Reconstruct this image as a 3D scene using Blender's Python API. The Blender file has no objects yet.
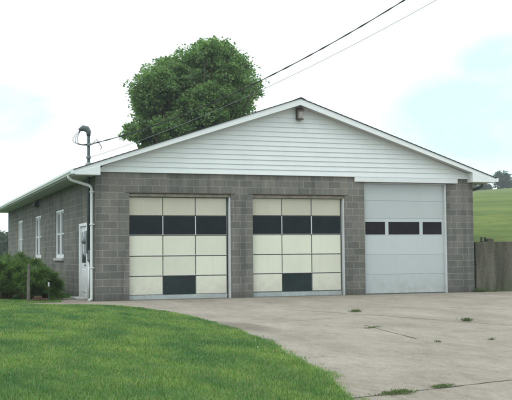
import bpy, math, random
import numpy as np
from mathutils import Matrix, Vector

random.seed(7)
rng = np.random.default_rng(7)
scene = bpy.context.scene
COL = scene.collection
R = math.radians

# ------------------------------------------------------------------ camera
CAM = np.array([-5.0804, -26.9644, 1.2113])
YAW, PITCH, ROLL, F = 0.34783, 0.05625, -0.00948, 985.93
cy, sy, cp, sp = math.cos(YAW), math.sin(YAW), math.cos(PITCH), math.sin(PITCH)
fw = np.array([sy * cp, cy * cp, sp]); rt = np.array([cy, -sy, 0.0]); up = np.cross(rt, fw)
rt, up = math.cos(ROLL) * rt + math.sin(ROLL) * up, -math.sin(ROLL) * rt + math.cos(ROLL) * up
cam = bpy.data.cameras.new('camera'); cam_o = bpy.data.objects.new('camera', cam); COL.objects.link(cam_o)
m = Matrix.Identity(4)
for i in range(3):
    m[i][0], m[i][1], m[i][2], m[i][3] = rt[i], up[i], -fw[i], CAM[i]
cam_o.matrix_world = m
cam.sensor_width = 36; cam.lens = F / 512 * 36; cam.clip_start = 0.1; cam.clip_end = 4000
scene.camera = cam_o


def view_dir(u, v):
    d = fw + rt * (u - 256) / F - up * (v - 200) / F
    return d / np.linalg.norm(d)


# ------------------------------------------------------------------ world, sun, exposure
SUN_EL, SUN_AZ = R(52), R(232)          # azimuth clockwise from +Y: behind and to the left of the camera
world = bpy.data.worlds.new('World'); scene.world = world; world.use_nodes = True
wn, wl = world.node_tree.nodes, world.node_tree.links
wn.clear()
w_out = wn.new('ShaderNodeOutputWorld'); w_bg = wn.new('ShaderNodeBackground')
sky = wn.new('ShaderNodeTexSky'); sky.sky_type = 'NISHITA'; sky.sun_disc = False
sky.sun_elevation = SUN_EL; sky.sun_rotation = SUN_AZ; sky.air_density = 1.0; sky.dust_density = 2.0
w_bg.inputs['Strength'].default_value = 0.145
tc = wn.new('ShaderNodeTexCoord')
nz = wn.new('ShaderNodeTexNoise'); nz.inputs['Scale'].default_value = 7.0; nz.inputs['Detail'].default_value = 5
nz.inputs['Roughness'].default_value = 0.55
mp = wn.new('ShaderNodeMapping'); mp.inputs['Scale'].default_value = (1, 1, 2.6)
wl.new(tc.outputs['Generated'], mp.inputs['Vector']); wl.new(mp.outputs['Vector'], nz.inputs['Vector'])


def wmath(op, a, b=None, clamp=False):
    n = wn.new('ShaderNodeMath'); n.operation = op; n.use_clamp = clamp
    for i, x in enumerate((a, b)):
        if x is None: continue
        if isinstance(x, (int, float)): n.inputs[i].default_value = x
        else: wl.new(x, n.inputs[i])
    return n.outputs[0]


def sky_gap(u, v, r):
    """soft-edged opening in the cloud cover around a direction"""
    d = wn.new('ShaderNodeVectorMath'); d.operation = 'DISTANCE'
    mm = wn.new('ShaderNodeVectorMath'); mm.operation = 'MULTIPLY'; mm.inputs[1].default_value = (1, 1, 1.8)
    wl.new(tc.outputs['Generated'], mm.inputs[0]); wl.new(mm.outputs[0], d.inputs[0])
    w = view_dir(u, v) * np.array([1, 1, 1.8]); d.inputs[1].default_value = tuple(w)
    return wmath('SUBTRACT', 1.0, wmath('DIVIDE', d.outputs['Value'], r), True)


gaps = wmath('MAXIMUM', sky_gap(-2, 112, 0.09), wmath('MAXIMUM', sky_gap(495, 118, 0.15), sky_gap(520, 66, 0.10)))
gaps = wmath('MAXIMUM', gaps, wmath('MULTIPLY', sky_gap(420, 130, 0.12), 0.5))
back = wn.new('ShaderNodeTexNoise'); back.inputs['Scale'].default_value = 2.2; back.inputs['Detail'].default_value = 4
wl.new(mp.outputs['Vector'], back.inputs['Vector'])
gaps = wmath('MULTIPLY', gaps, 1.9, True)
thin = wmath('MULTIPLY', gaps, wmath('ADD', 0.15, wmath('MULTIPLY', nz.outputs['Fac'], 1.6)))
thin = wmath('MULTIPLY', wmath('POWER', wmath('MULTIPLY', thin, 1.0, True), 1.0), 0.8, True)
mixc = wn.new('ShaderNodeMix'); mixc.data_type = 'RGBA'
cloud = wn.new('ShaderNodeMix'); cloud.data_type = 'RGBA'
wl.new(back.outputs['Fac'], cloud.inputs['Factor'])
cloud.inputs['A'].default_value = (9.3, 10.6, 11.0, 1); cloud.inputs['B'].default_value = (10.8, 12.0, 12.2, 1)
wl.new(thin, mixc.inputs['Factor']); wl.new(cloud.outputs['Result'], mixc.inputs['A'])
skyb = wn.new('ShaderNodeMix'); skyb.data_type = 'RGBA'; skyb.inputs['Factor'].default_value = 0.85
wl.new(sky.outputs['Color'], skyb.inputs['A']); skyb.inputs['B'].default_value = (4.6, 9.7, 10.4, 1)
wl.new(skyb.outputs['Result'], mixc.inputs['B'])
wl.new(mixc.outputs['Result'], w_bg.inputs['Color']); wl.new(w_bg.outputs['Background'], w_out.inputs['Surface'])

sun_l = bpy.data.lights.new('sun', 'SUN'); sun_l.energy = 1.0; sun_l.angle = R(25); sun_l.color = (1.0, 0.985, 0.95)
sun_o = bpy.data.objects.new('sun', sun_l); COL.objects.link(sun_o)
sd = Vector((math.sin(SUN_AZ) * math.cos(SUN_EL), math.cos(SUN_AZ) * math.cos(SUN_EL), math.sin(SUN_EL)))
sun_o.rotation_euler = (-sd).to_track_quat('-Z', 'Y').to_euler(); sun_o.location = (-20, -40, 60)

scene.view_settings.view_transform = 'Standard'; scene.view_settings.look = 'None'
scene.view_settings.gamma = 1.0; scene.view_settings.use_curve_mapping = False
scene.view_settings.exposure = 0.0


# ------------------------------------------------------------------ material helpers
class NT:
    def __init__(self, name, rough=0.8, spec=0.3):
        self.m = bpy.data.materials.new(name); self.m.use_nodes = True
        self.n, self.l = self.m.node_tree.nodes, self.m.node_tree.links
        self.p = self.n['Principled BSDF']
        self.p.inputs['Roughness'].default_value = rough
        self.p.inputs['Specular IOR Level'].default_value = spec
        self._tc = None

    def obj(self):
        if not self._tc: self._tc = self.n.new('ShaderNodeTexCoord')
        return self._tc.outputs['Object']

    def mapping(self, scale=(1, 1, 1), loc=(0, 0, 0), src=None, rot=(0, 0, 0)):
        k = self.n.new('ShaderNodeMapping'); k.inputs['Scale'].default_value = scale
        k.inputs['Location'].default_value = loc; k.inputs['Rotation'].default_value = rot
        self.l.new(src or self.obj(), k.inputs['Vector']); return k.outputs[0]

    def noise(self, scale, detail=4, rough=0.55, vec=None, dist=0.0):
        k = self.n.new('ShaderNodeTexNoise'); k.inputs['Scale'].default_value = scale
        k.inputs['Detail'].default_value = detail; k.inputs['Roughness'].default_value = rough
        k.inputs['Distortion'].default_value = dist
        self.l.new(vec or self.obj(), k.inputs['Vector']); return k.outputs['Fac']

    def ramp(self, fac, stops):
        k = self.n.new('ShaderNodeValToRGB'); e = k.color_ramp.elements
        e[0].position, e[0].color = stops[0][0], c4(stops[0][1])
        e[1].position, e[1].color = stops[-1][0], c4(stops[-1][1])
        for pos, c in stops[1:-1]:
            x = e.new(pos); x.color = c4(c)
        self.l.new(fac, k.inputs['Fac']); return k.outputs['Color']

    def math(self, op, a, b=None, clamp=False):
        k = self.n.new('ShaderNodeMath'); k.operation = op; k.use_clamp = clamp
        for i, x in enumerate((a, b)):
            if x is None: continue
            if isinstance(x, (int, float)): k.inputs[i].default_value = x
            else: self.l.new(x, k.inputs[i])
        return k.outputs[0]

    def mix(self, fac, a, b, mode='MIX'):
        k = self.n.new('ShaderNodeMix'); k.data_type = 'RGBA'; k.blend_type = mode
        for s, x in (('Factor', fac), ('A', a), ('B', b)):
            if isinstance(x, (int, float)): k.inputs[s].default_value = x
            elif isinstance(x, tuple): k.inputs[s].default_value = c4(x)
            else: self.l.new(x, k.inputs[s])
        return k.outputs['Result']

    def island(self):
        k = self.n.new('ShaderNodeNewGeometry'); return k.outputs['Random Per Island']

    def color(self, c):
        if isinstance(c, tuple): self.p.inputs['Base Color'].default_value = c4(c)
        else: self.l.new(c, self.p.inputs['Base Color'])

    def bump(self, h, strength=0.3, dist=0.01):
        k = self.n.new('ShaderNodeBump'); k.inputs['Strength'].default_value = strength
        k.inputs['Distance'].default_value = dist
        self.l.new(h, k.inputs['Height']); self.l.new(k.outputs[0], self.p.inputs['Normal'])


def c4(c):
    return (c[0], c[1], c[2], 1.0) if len(c) == 3 else c


def mat_painted(name, col, dark=0.8, scale=3.0, rough=0.55, streak=True, dirt=0.25, dirtcol=(0.3, 0.28, 0.22)):
    """weathered paint or vinyl: broad mottling plus faint run marks"""
    t = NT(name, rough, 0.35)
    a = t.noise(scale, 5)
    base = t.mix(t.math('MULTIPLY', t.math('SUBTRACT', a, 0.35), 1.6, True), tuple(x * dark for x in col), col)
    if streak:
        s = t.noise(1.0, 6, 0.6, t.mapping((9, 9, 0.55)))
        base = t.mix(t.math('MULTIPLY', t.math('SUBTRACT', s, 0.5, True), dirt * 4, True), base, dirtcol)
    oi = t.n.new('ShaderNodeObjectInfo')
    k = t.math('ADD', 0.93, t.math('MULTIPLY', oi.outputs['Random'], 0.12))
    cc = t.n.new('ShaderNodeCombineXYZ')
    for i in range(3): t.l.new(k, cc.inputs[i])
    base = t.mix(1.0, base, cc.outputs[0], 'MULTIPLY')
    if streak:
        sz = t.n.new('ShaderNodeSeparateXYZ'); t.l.new(t.obj(), sz.inputs[0])
        low = t.math('SUBTRACT', 1.0, t.math('DIVIDE', sz.outputs['Z'], 0.75), True)
        spl = t.math('MULTIPLY', low, t.math('MULTIPLY', t.math('SUBTRACT', t.noise(5, 7, 0.75), 0.36, True), 2.2), True)
        base = t.mix(t.math('MULTIPLY', spl, 0.7), base, (0.2, 0.19, 0.15))
        blot = t.math('MULTIPLY', t.math('SUBTRACT', t.noise(2.3, 8, 0.72), 0.57, True), 2.2, True)
        base = t.mix(t.math('MULTIPLY', blot, dirt * 2.2), base, dirtcol)
    t.color(base); t.bump(t.math('ADD', t.noise(60, 3), t.math('MULTIPLY', t.noise(1.7, 3), 3.0)), 0.12, 0.006)
    return t.m


def mat_block(name):
    t = NT(name, 0.95, 0.15)
    g = t.n.new('ShaderNodeNewGeometry'); sep = t.n.new('ShaderNodeSeparateXYZ'); t.l.new(g.outputs['True Normal'], sep.inputs[0])
    po = t.n.new('ShaderNodeSeparateXYZ'); t.l.new(t.obj(), po.inputs[0])
    ax = t.math('GREATER_THAN', t.math('ABSOLUTE', sep.outputs['X']), 0.5)
    u = t.math('ADD', t.math('MULTIPLY', po.outputs['X'], t.math('SUBTRACT', 1.0, ax)),
               t.math('MULTIPLY', t.math('ADD', po.outputs['Y'], 0.2), ax))
    cmb = t.n.new('ShaderNodeCombineXYZ'); t.l.new(u, cmb.inputs[0]); t.l.new(po.outputs['Z'], cmb.inputs[1])
    wob = t.noise(2.5, 3); wv = t.n.new('ShaderNodeVectorMath'); wv.operation = 'ADD'
    wc = t.n.new('ShaderNodeCombineXYZ'); w1 = t.math('MULTIPLY', t.math('SUBTRACT', wob, 0.5), 0.012)
    t.l.new(w1, wc.inputs[0]); t.l.new(w1, wc.inputs[1])
    t.l.new(cmb.outputs[0], wv.inputs[0]); t.l.new(wc.outputs[0], wv.inputs[1])
    b = t.n.new('ShaderNodeTexBrick'); b.offset = 0.5; b.squash = 1.0
    b.inputs['Scale'].default_value = 1.0; b.inputs['Brick Width'].default_value = 0.4; b.inputs['Row Height'].default_value = 0.2
    b.inputs['Mortar Size'].default_value = 0.010; b.inputs['Mortar Smooth'].default_value = 0.5
    b.inputs['Color1'].default_value = (0.138, 0.138, 0.127, 1); b.inputs['Color2'].default_value = (0.19, 0.184, 0.167, 1)
    b.inputs['Mortar'].default_value = (0.285, 0.282, 0.258, 1); b.inputs['Bias'].default_value = -0.1
    t.l.new(wv.outputs[0], b.inputs['Vector'])
    grain = t.ramp(t.noise(45, 4, 0.7), [(0.3, (0.66, 0.66, 0.66)), (0.7, (1.28, 1.26, 1.24))])
    c = t.mix(1.0, b.outputs['Color'], grain, 'MULTIPLY')
    stain = t.noise(0.9, 6, 0.62, t.mapping((1, 1, 0.45)))
    c = t.mix(1.0, c, t.ramp(stain, [(0.32, (0.74, 0.76, 0.76)), (0.55, (1, 1, 1)), (0.75, (1.12, 1.08, 1.02))]), 'MULTIPLY')
    run = t.noise(1.0, 7, 0.65, t.mapping((3.2, 3.2, 0.22), (5, 2, 0)))
    c = t.mix(1.0, c, t.ramp(run, [(0.34, (0.72, 0.74, 0.74)), (0.5, (1, 1, 1)), (0.72, (1.12, 1.09, 1.04))]), 'MULTIPLY')
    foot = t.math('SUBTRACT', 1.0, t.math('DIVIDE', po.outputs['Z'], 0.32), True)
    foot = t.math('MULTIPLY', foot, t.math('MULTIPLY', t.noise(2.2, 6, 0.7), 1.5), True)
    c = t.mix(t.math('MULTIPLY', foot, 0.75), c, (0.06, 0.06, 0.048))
    pit = t.noise(130, 3, 0.7)
    c = t.mix(t.math('LESS_THAN', pit, 0.36), c, (0.05, 0.05, 0.045))
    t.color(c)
    h = t.math('ADD', t.math('MULTIPLY', b.outputs['Fac'], -1.0), t.math('MULTIPLY', t.noise(70, 3), 0.35))
    t.bump(h, 0.7, 0.008)
    return t.m


def mat_concrete_slab(name):
    t = NT(name, 0.9, 0.2)
    a = t.noise(0.8, 8, 0.7, t.mapping((1, 0.5, 1))); f = t.noise(7, 9, 0.8, t.mapping((1, 0.3, 1)))
    c = t.ramp(a, [(0.3, (0.215, 0.182, 0.15)), (0.5, (0.278, 0.242, 0.204)), (0.7, (0.33, 0.292, 0.25))])
    c = t.mix(1.0, c, t.ramp(f, [(0.3, (0.7, 0.69, 0.67)), (0.5, (0.98, 0.98, 0.98)), (0.68, (1.16, 1.16, 1.15))]), 'MULTIPLY')
    spk = t.noise(45, 5, 0.85, t.mapping((1, 0.28, 1)))
    c = t.mix(1.0, c, t.ramp(spk, [(0.3, (0.68, 0.68, 0.67)), (0.7, (1.24, 1.24, 1.22))]), 'MULTIPLY')
    # run-off bands and worn wheel paths leading out of the bays
    bands = t.noise(1.0, 5, 0.6, t.mapping((1.1, 0.12, 1), rot=(0, 0, 0.15)))
    c = t.mix(1.0, c, t.ramp(bands, [(0.35, (0.92, 0.915, 0.905)), (0.6, (1.03, 1.03, 1.03))]), 'MULTIPLY')
    vo = t.n.new('ShaderNodeTexVoronoi'); vo.feature = 'DISTANCE_TO_EDGE'; vo.inputs['Scale'].default_value = 0.16
    wv = t.n.new('ShaderNodeVectorMath'); wv.operation = 'ADD'
    nn = t.n.new('ShaderNodeTexNoise'); nn.inputs['Scale'].default_value = 1.1; nn.inputs['Detail'].default_value = 6
    t.l.new(t.obj(), nn.inputs['Vector']); t.l.new(t.obj(), wv.inputs[0]); t.l.new(nn.outputs['Color'], wv.inputs[1])
    t.l.new(wv.outputs[0], vo.inputs['Vector'])
    crack = t.math('MULTIPLY', t.math('LESS_THAN', vo.outputs['Distance'], 0.0016), t.math('GREATER_THAN', t.noise(0.5, 2), 0.52))
    c = t.mix(t.math('MULTIPLY', crack, 0.6), c, (0.09, 0.085, 0.07))
    dm = t.n.new('ShaderNodeVectorMath'); dm.operation = 'DISTANCE'; dm.inputs[1].default_value = (0.45, -3.9, 0)
    t.l.new(t.mapping((1, 0.36, 0)), dm.inputs[0])
    damp = t.math('MULTIPLY', t.math('SUBTRACT', t.math('ADD', 0.28, t.math('MULTIPLY', t.noise(3, 5), 0.5)), dm.outputs['Value'], True), 4.0, True)
    c = t.mix(t.math('MULTIPLY', damp, 0.55), c, (0.09, 0.07, 0.055))
    py_ = t.n.new('ShaderNodeSeparateXYZ'); t.l.new(t.obj(), py_.inputs[0])
    grit = t.math('SUBTRACT', 1.0, t.math('DIVIDE', t.math('ABSOLUTE', t.math('ADD', py_.outputs['Y'], 0.05)), 0.55), True)
    grit = t.math('MULTIPLY', grit, t.math('MULTIPLY', t.noise(3.5, 7, 0.75), 1.3), True)
    c = t.mix(t.math('MULTIPLY', grit, 0.65), c, (0.085, 0.075, 0.06))
    oil = t.math('MULTIPLY', t.math('SUBTRACT', t.noise(0.55, 3, 0.5, t.mapping((1, 1, 1), (3.7, 9.1, 0))), 0.63, True), 5.0, True)
    c = t.mix(t.math('MULTIPLY', oil, 0.45), c, (0.12, 0.11, 0.095))
    t.color(c); t.bump(t.math('ADD', spk, t.math('MULTIPLY', crack, -2.0)), 0.25, 0.004)
    return t.m


def mat_soil_grass(name, lo, hi, scale=1.5, bands=None):
    t = NT(name, 0.95, 0.1)
    c = t.ramp(t.noise(scale, 7, 0.65), [(0.3, lo), (0.7, hi)])
    c = t.mix(1.0, c, t.ramp(t.noise(scale * 22, 4, 0.8), [(0.3, (0.6, 0.62, 0.6)), (0.7, (1.3, 1.25, 1.2))]), 'MULTIPLY')
    if bands:
        b = t.noise(1.0, 5, 0.6, t.mapping(bands[0], rot=bands[1]))
        c = t.mix(1.0, c, t.ramp(b, [(0.36, (0.76, 0.83, 0.76)), (0.5, (1, 1, 1)), (0.64, (1.2, 1.16, 1.1))]), 'MULTIPLY')
    t.color(c); t.bump(t.noise(scale * 30, 5, 0.8), 0.6, 0.04)
    return t.m


def mat_leaf(name, stops, trans=0.25, patch=None, rough=0.55):
    t = NT(name, rough, 0.35)
    c = t.ramp(t.island(), stops)
    if patch:
        c = t.mix(1.0, c, t.ramp(t.noise(patch[0], 5, 0.6, t.mapping(patch[3]) if len(patch) > 3 else None),
                                 [(0.34, patch[1]), (0.66, patch[2])]), 'MULTIPLY')
    t.color(c)
    tr = t.n.new('ShaderNodeBsdfTranslucent'); ms = t.n.new('ShaderNodeMixShader'); ms.inputs[0].default_value = trans
    br = t.mix(1.0, c, (1.25, 1.35, 0.9), 'MULTIPLY'); t.l.new(br, tr.inputs['Color'])
    out = t.n['Material Output']
    t.l.new(t.p.outputs[0], ms.inputs[1]); t.l.new(tr.outputs[0], ms.inputs[2]); t.l.new(ms.outputs[0], out.inputs['Surface'])
    return t.m


def mat_plain(name, col, rough=0.6, spec=0.35, var=0.25, scale=8, metal=0.0):
    t = NT(name, rough, spec); t.p.inputs['Metallic'].default_value = metal
    lo = tuple(x * (1 - var) for x in col); hi = tuple(min(1, x * (1 + var)) for x in col)
    t.color(t.ramp(t.noise(scale, 5, 0.6), [(0.3, lo), (0.7, hi)]))
    return t.m


M = {}
M['block'] = mat_block('concrete_block')
M['siding'] = mat_painted('white_vinyl', (0.68, 0.712, 0.702), 0.91, 1.5, 0.45, True, 0.1, (0.5, 0.5, 0.45))
M['trim'] = mat_painted('white_trim', (0.73, 0.76, 0.752), 0.91, 2.0, 0.45, True, 0.1, (0.45, 0.45, 0.42))
M['soffit'] = mat_painted('soffit_paint', (0.6, 0.6, 0.58), 0.85, 2.0, 0.6, False)
M['cream'] = mat_painted('cream_paint', (0.64, 0.64, 0.535), 0.9, 1.3, 0.6, True, 0.14, (0.42, 0.4, 0.32))
M['cream_shaded'] = mat_painted('shaded_cream_paint', (0.5, 0.485, 0.39), 0.88, 1.6, 0.6, True, 0.16, (0.33, 0.3, 0.24))  # cream for the top panel row, with its shadow mixed into the colour
M['door_steel'] = mat_painted('pale_steel_paint', (0.445, 0.482, 0.477), 0.95, 0.9, 0.4, True, 0.07, (0.2, 0.23, 0.23))
M['door_frame'] = mat_plain('weathered_rail', (0.16, 0.175, 0.16), 0.7)
M['jamb'] = mat_painted('jamb_paint', (0.6, 0.62, 0.62), 0.85, 3, 0.5)
M['bare_wood'] = mat_plain('weathered_wood', (0.26, 0.235, 0.19), 0.85, 0.2, 0.3, 6)
M['weatherstrip'] = mat_painted('bottom_rail_paint', (0.44, 0.5, 0.51), 0.75, 3, 0.6, True, 0.4, (0.25, 0.24, 0.2))
M['rust'] = mat_plain('rusty_steel', (0.07, 0.055, 0.045), 0.8, 0.3, 0.5, 10)
M['shingle'] = mat_plain('asphalt_shingle', (0.05, 0.05, 0.052), 0.95, 0.15, 0.45, 14)
M['concrete'] = mat_concrete_slab('driveway_concrete')
M['sill'] = mat_plain('sill_concrete', (0.38, 0.38, 0.36), 0.9, 0.2, 0.2, 9)
M['white_frame'] = mat_painted('white_window_paint', (0.72, 0.74, 0.74), 0.85, 4, 0.45)
M['joint'] = mat_plain('joint_dirt', (0.085, 0.076, 0.06), 0.95, 0.1, 0.4, 12)
M['grey_metal'] = mat_plain('galvanised_metal', (0.2, 0.225, 0.23), 0.55, 0.4, 0.2, 12, 0.3)
M['hood_metal'] = mat_plain('weathered_hood', (0.09, 0.105, 0.105), 0.6, 0.3, 0.25, 12)
M['dark_metal'] = mat_plain('dark_pipe', (0.05, 0.065, 0.065), 0.6, 0.4, 0.25, 10)
M['pvc'] = mat_painted('white_plastic', (0.68, 0.7, 0.7), 0.9, 5, 0.4)
M['brown'] = mat_plain('brown_fixture', (0.075, 0.06, 0.05), 0.6, 0.4, 0.3, 14)
M['lamp_glass'] = mat_plain('frosted_lamp_glass', (0.3, 0.28, 0.25), 0.3, 0.5, 0.15, 10)
M['wire'] = mat_plain('cable_rubber', (0.02, 0.022, 0.025), 0.6)
M['wire_grey'] = mat_plain('bare_cable', (0.16, 0.17, 0.175), 0.4)  # lighter grey puts the sky reflected on the bare wire into its colour
M['bark'] = mat_plain('bark', (0.085, 0.07, 0.055), 0.95, 0.1, 0.45, 9)
M['stem'] = mat_plain('reddish_stem', (0.11, 0.06, 0.035), 0.8, 0.2, 0.4, 20)
M['post'] = mat_plain('grey_old_wood', (0.12, 0.115, 0.095), 0.95, 0.1, 0.4, 14)
M['clay'] = mat_plain('red_brick_clay', (0.10, 0.062, 0.045), 0.9, 0.2, 0.35, 18)
M['interior'] = mat_plain('dark_interior', (0.05, 0.05, 0.05), 0.9)


def mat_glass_dark(name, col, rough):
    t = NT(name, rough, 0.13)
    s = t.noise(2.2, 5, 0.6)
    t.color(t.mix(s, tuple(x * 0.5 for x in col), tuple(x * 1.5 for x in col)))
    t.l.new(t.ramp(t.noise(3.0, 4), [(0.3, (rough * 0.5,) * 3), (0.7, (rough * 3.0,) * 3)]), t.p.inputs['Roughness'])
    t.bump(t.noise(0.9, 2), 0.05, 0.02)
    return t.m


M['glass'] = mat_glass_dark('window_glass', (0.008, 0.013, 0.015), 0.06)
M['glass_dusty'] = mat_glass_dark('dusty_glass', (0.02, 0.03, 0.03), 0.25)
M['glass_brown'] = mat_glass_dark('bronze_glass', (0.012, 0.010, 0.013), 0.1)
M['glass_sky'] = mat_glass_dark('side_window_glass', (0.03, 0.04, 0.042), 0.04)


def mat_retaining(name):
    t = NT(name, 0.95, 0.15)
    s = t.noise(1.0, 7, 0.65, t.mapping((2.6, 2.6, 0.35)))
    c = t.ramp(s, [(0.3, (0.028, 0.029, 0.021)), (0.5, (0.072, 0.07, 0.054)), (0.72, (0.15, 0.138, 0.11))])
    c = t.mix(1.0, c, t.ramp(t.noise(22, 5, 0.75), [(0.3, (0.7, 0.7, 0.7)), (0.7, (1.2, 1.2, 1.2))]), 'MULTIPLY')
    moss = t.math('MULTIPLY', t.math('SUBTRACT', t.noise(1.4, 5), 0.52, True), 4, True)
    c = t.mix(t.math('MULTIPLY', moss, 0.5), c, (0.06, 0.085, 0.04))
    t.color(c); t.bump(t.noise(14, 6, 0.7), 0.5, 0.02)
    return t.m


M['retaining'] = mat_retaining('stained_concrete')
M['ground'] = mat_soil_grass('ground_turf', (0.04, 0.065, 0.02), (0.075, 0.115, 0.035), 0.12)
M['lawn'] = mat_soil_grass('lawn_turf', (0.032, 0.075, 0.016), (0.06, 0.12, 0.028), 1.2)
M['hill'] = mat_soil_grass('hill_grass', (0.095, 0.132, 0.03), (0.14, 0.18, 0.048), 0.03,
                           ((0.012, 0.09, 0.02), (0, 0, -0.7)))
M['maple'] = mat_leaf('maple_leaves', [(0.0, (0.065, 0.13, 0.05)), (0.45, (0.13, 0.225, 0.082)), (1.0, (0.25, 0.35, 0.14))], 0.5)
M['far_leaf'] = mat_leaf('far_leaves', [(0.0, (0.014, 0.04, 0.014)), (1.0, (0.045, 0.095, 0.035))], 0.2)
M['shrub'] = mat_leaf('shrub_leaves', [(0.0, (0.042, 0.09, 0.028)), (0.5, (0.1, 0.18, 0.056)), (1.0, (0.2, 0.28, 0.1))], 0.45)
M['grass'] = mat_leaf('grass_blades', [(0.0, (0.062, 0.15, 0.034)), (0.5, (0.12, 0.25, 0.058)), (0.82, (0.19, 0.31, 0.092)), (1.0, (0.32, 0.3, 0.16))],
                      0.3, (0.9, (0.5, 0.66, 0.72), (1.4, 1.2, 1.0), (1.6, 0.6, 1)))
M['weed'] = mat_leaf('weed_leaves', [(0.0, (0.06, 0.095, 0.03)), (1.0, (0.13, 0.17, 0.065))], 0.2)
M['clover'] = mat_plain('clover_blossom', (0.4, 0.42, 0.34), 0.8)


# ------------------------------------------------------------------ mesh helpers
def tag(o, label=None, cat=None, group=None, kind=None):
    for k, v in (('label', label), ('category', cat), ('group', group), ('kind', kind)):
        if v: o[k] = v
    return o


def thing(name, loc, label, cat, group=None):
    o = bpy.data.objects.new(name, None); o.empty_display_size = 0.2; o.location = loc; COL.objects.link(o)
    return tag(o, label, cat, group)


def world_base(o):
    v = Vector((0, 0, 0))
    while o is not None:
        v += Vector(o.location); o = o.parent
    return v


class MB:
    """collects shapes given in world metres and links them as one mesh"""
    def __init__(self):
        self.v, self.f = [], []

    def add(self, vs, fs):
        b = len(self.v); self.v += [tuple(x) for x in vs]; self.f += [tuple(b + i for i in q) for q in fs]; return self

    def box(self, x0, x1, y0, y1, z0, z1):
        x0, x1 = sorted((x0, x1)); y0, y1 = sorted((y0, y1)); z0, z1 = sorted((z0, z1))
        return self.add([(x0, y0, z0), (x1, y0, z0), (x1, y1, z0), (x0, y1, z0), (x0, y0, z1), (x1, y0, z1), (x1, y1, z1), (x0, y1, z1)],
                        [(0, 3, 2, 1), (4, 5, 6, 7), (0, 1, 5, 4), (1, 2, 6, 5), (2, 3, 7, 6), (3, 0, 4, 7)])

    def prism(self, poly, axis, a, b):
        """poly: 2-D outline, extruded along axis ('x','y','z') from a to b"""
        def P(p, t):
            return {'x': (t, p[0], p[1]), 'y': (p[0], t, p[1]), 'z': (p[0], p[1], t)}[axis]
        n = len(poly)
        vs = [P(p, a) for p in poly] + [P(p, b) for p in poly]
        fs = [tuple(range(n))[::-1], tuple(range(n, 2 * n))] + [(i, (i + 1) % n, n + (i + 1) % n, n + i) for i in range(n)]
        return self.add(vs, fs)

    def tube(self, pts, rads, seg=10, caps=True):
        pts = [Vector(p) for p in pts]
        if isinstance(rads, (int, float)): rads = [rads] * len(pts)
        rings = []; prev = None
        for i, p in enumerate(pts):
            d = (pts[min(i + 1, len(pts) - 1)] - pts[max(i - 1, 0)]).normalized()
            if prev is None:
                a = d.orthogonal().normalized()
            else:
                a = (prev - d * prev.dot(d)).normalized()
            prev = a; b = d.cross(a)
            rings.append([p + (a * math.cos(2 * math.pi * k / seg) + b * math.sin(2 * math.pi * k / seg)) * rads[i] for k in range(seg)])
        vs = [v for r in rings for v in r]; fs = []
        for i in range(len(pts) - 1):
            for k in range(seg):
                fs.append((i * seg + k, i * seg + (k + 1) % seg, (i + 1) * seg + (k + 1) % seg, (i + 1) * seg + k))
        if caps:
            fs.append(tuple(range(seg))[::-1]); fs.append(tuple((len(pts) - 1) * seg + k for k in range(seg)))
        return self.add(vs, fs)

    def build(self, name, mat, parent=None, smooth=False, bevel=0.0, origin=None):
        off = world_base(parent) if parent is not None else Vector(origin or (0, 0, 0))
        me = bpy.data.meshes.new(name)
        me.from_pydata([(x - off.x, y - off.y, z - off.z) for x, y, z in self.v], [], self.f)
        me.materials.append(mat); me.update()
        import bmesh
        bm = bmesh.new(); bm.from_mesh(me); bmesh.ops.recalc_face_normals(bm, faces=bm.faces); bm.to_mesh(me); bm.free()
        if smooth:
            me.polygons.foreach_set('use_smooth', [True] * len(me.polygons))
        o = bpy.data.objects.new(name, me); COL.objects.link(o)
        if parent is not None: o.parent = parent
        else: o.location = off
        if bevel:
            b = o.modifiers.new('edge', 'BEVEL'); b.width = bevel; b.segments = 2; b.limit_method = 'ANGLE'
        return o


def np_mesh(name, verts, tris, mat, parent=None, origin=(0, 0, 0)):
    off = world_base(parent) if parent is not None else Vector(origin)
    verts = np.asarray(verts, np.float32) - np.array(off, np.float32); tris = np.asarray(tris, np.int32)
    me = bpy.data.meshes.new(name)
    me.vertices.add(len(verts)); me.vertices.foreach_set('co', verts.ravel())
    me.loops.add(tris.size); me.loops.foreach_set('vertex_index', tris.ravel())
    me.polygons.add(len(tris)); me.polygons.foreach_set('loop_start', np.arange(len(tris), dtype=np.int32) * tris.shape[1])
    me.materials.append(mat); me.update(calc_edges=True); me.validate()
    o = bpy.data.objects.new(name, me); COL.objects.link(o)
    if parent is not None: o.parent = parent
    else: o.location = off
    return o


def leaves(pos, axis, nrm, length, width, fold=0.25):
    """one folded diamond leaf per position -> verts, tris"""
    n = len(pos)
    axis = axis / np.linalg.norm(axis, axis=1, keepdims=True)
    side = np.cross(axis, nrm); side /= np.linalg.norm(side, axis=1, keepdims=True) + 1e-9
    nn = np.cross(side, axis)
    L = np.broadcast_to(length, (n,))[:, None]; W = np.broadcast_to(width, (n,))[:, None]
    v = np.empty((n, 4, 3))
    v[:, 0] = pos
    v[:, 1] = pos + axis * L * 0.45 + side * W * 0.5 + nn * W * fold
    v[:, 2] = pos + axis * L
    v[:, 3] = pos + axis * L * 0.45 - side * W * 0.5 + nn * W * fold
    b = np.arange(n)[:, None] * 4
    t = np.concatenate([b + [0, 1, 2], b + [0, 2, 3]], 1).reshape(-1, 3)
    return v.reshape(-1, 3), t


def rand_dirs(n):
    d = rng.normal(size=(n, 3)); return d / np.linalg.norm(d, axis=1, keepdims=True)


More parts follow.
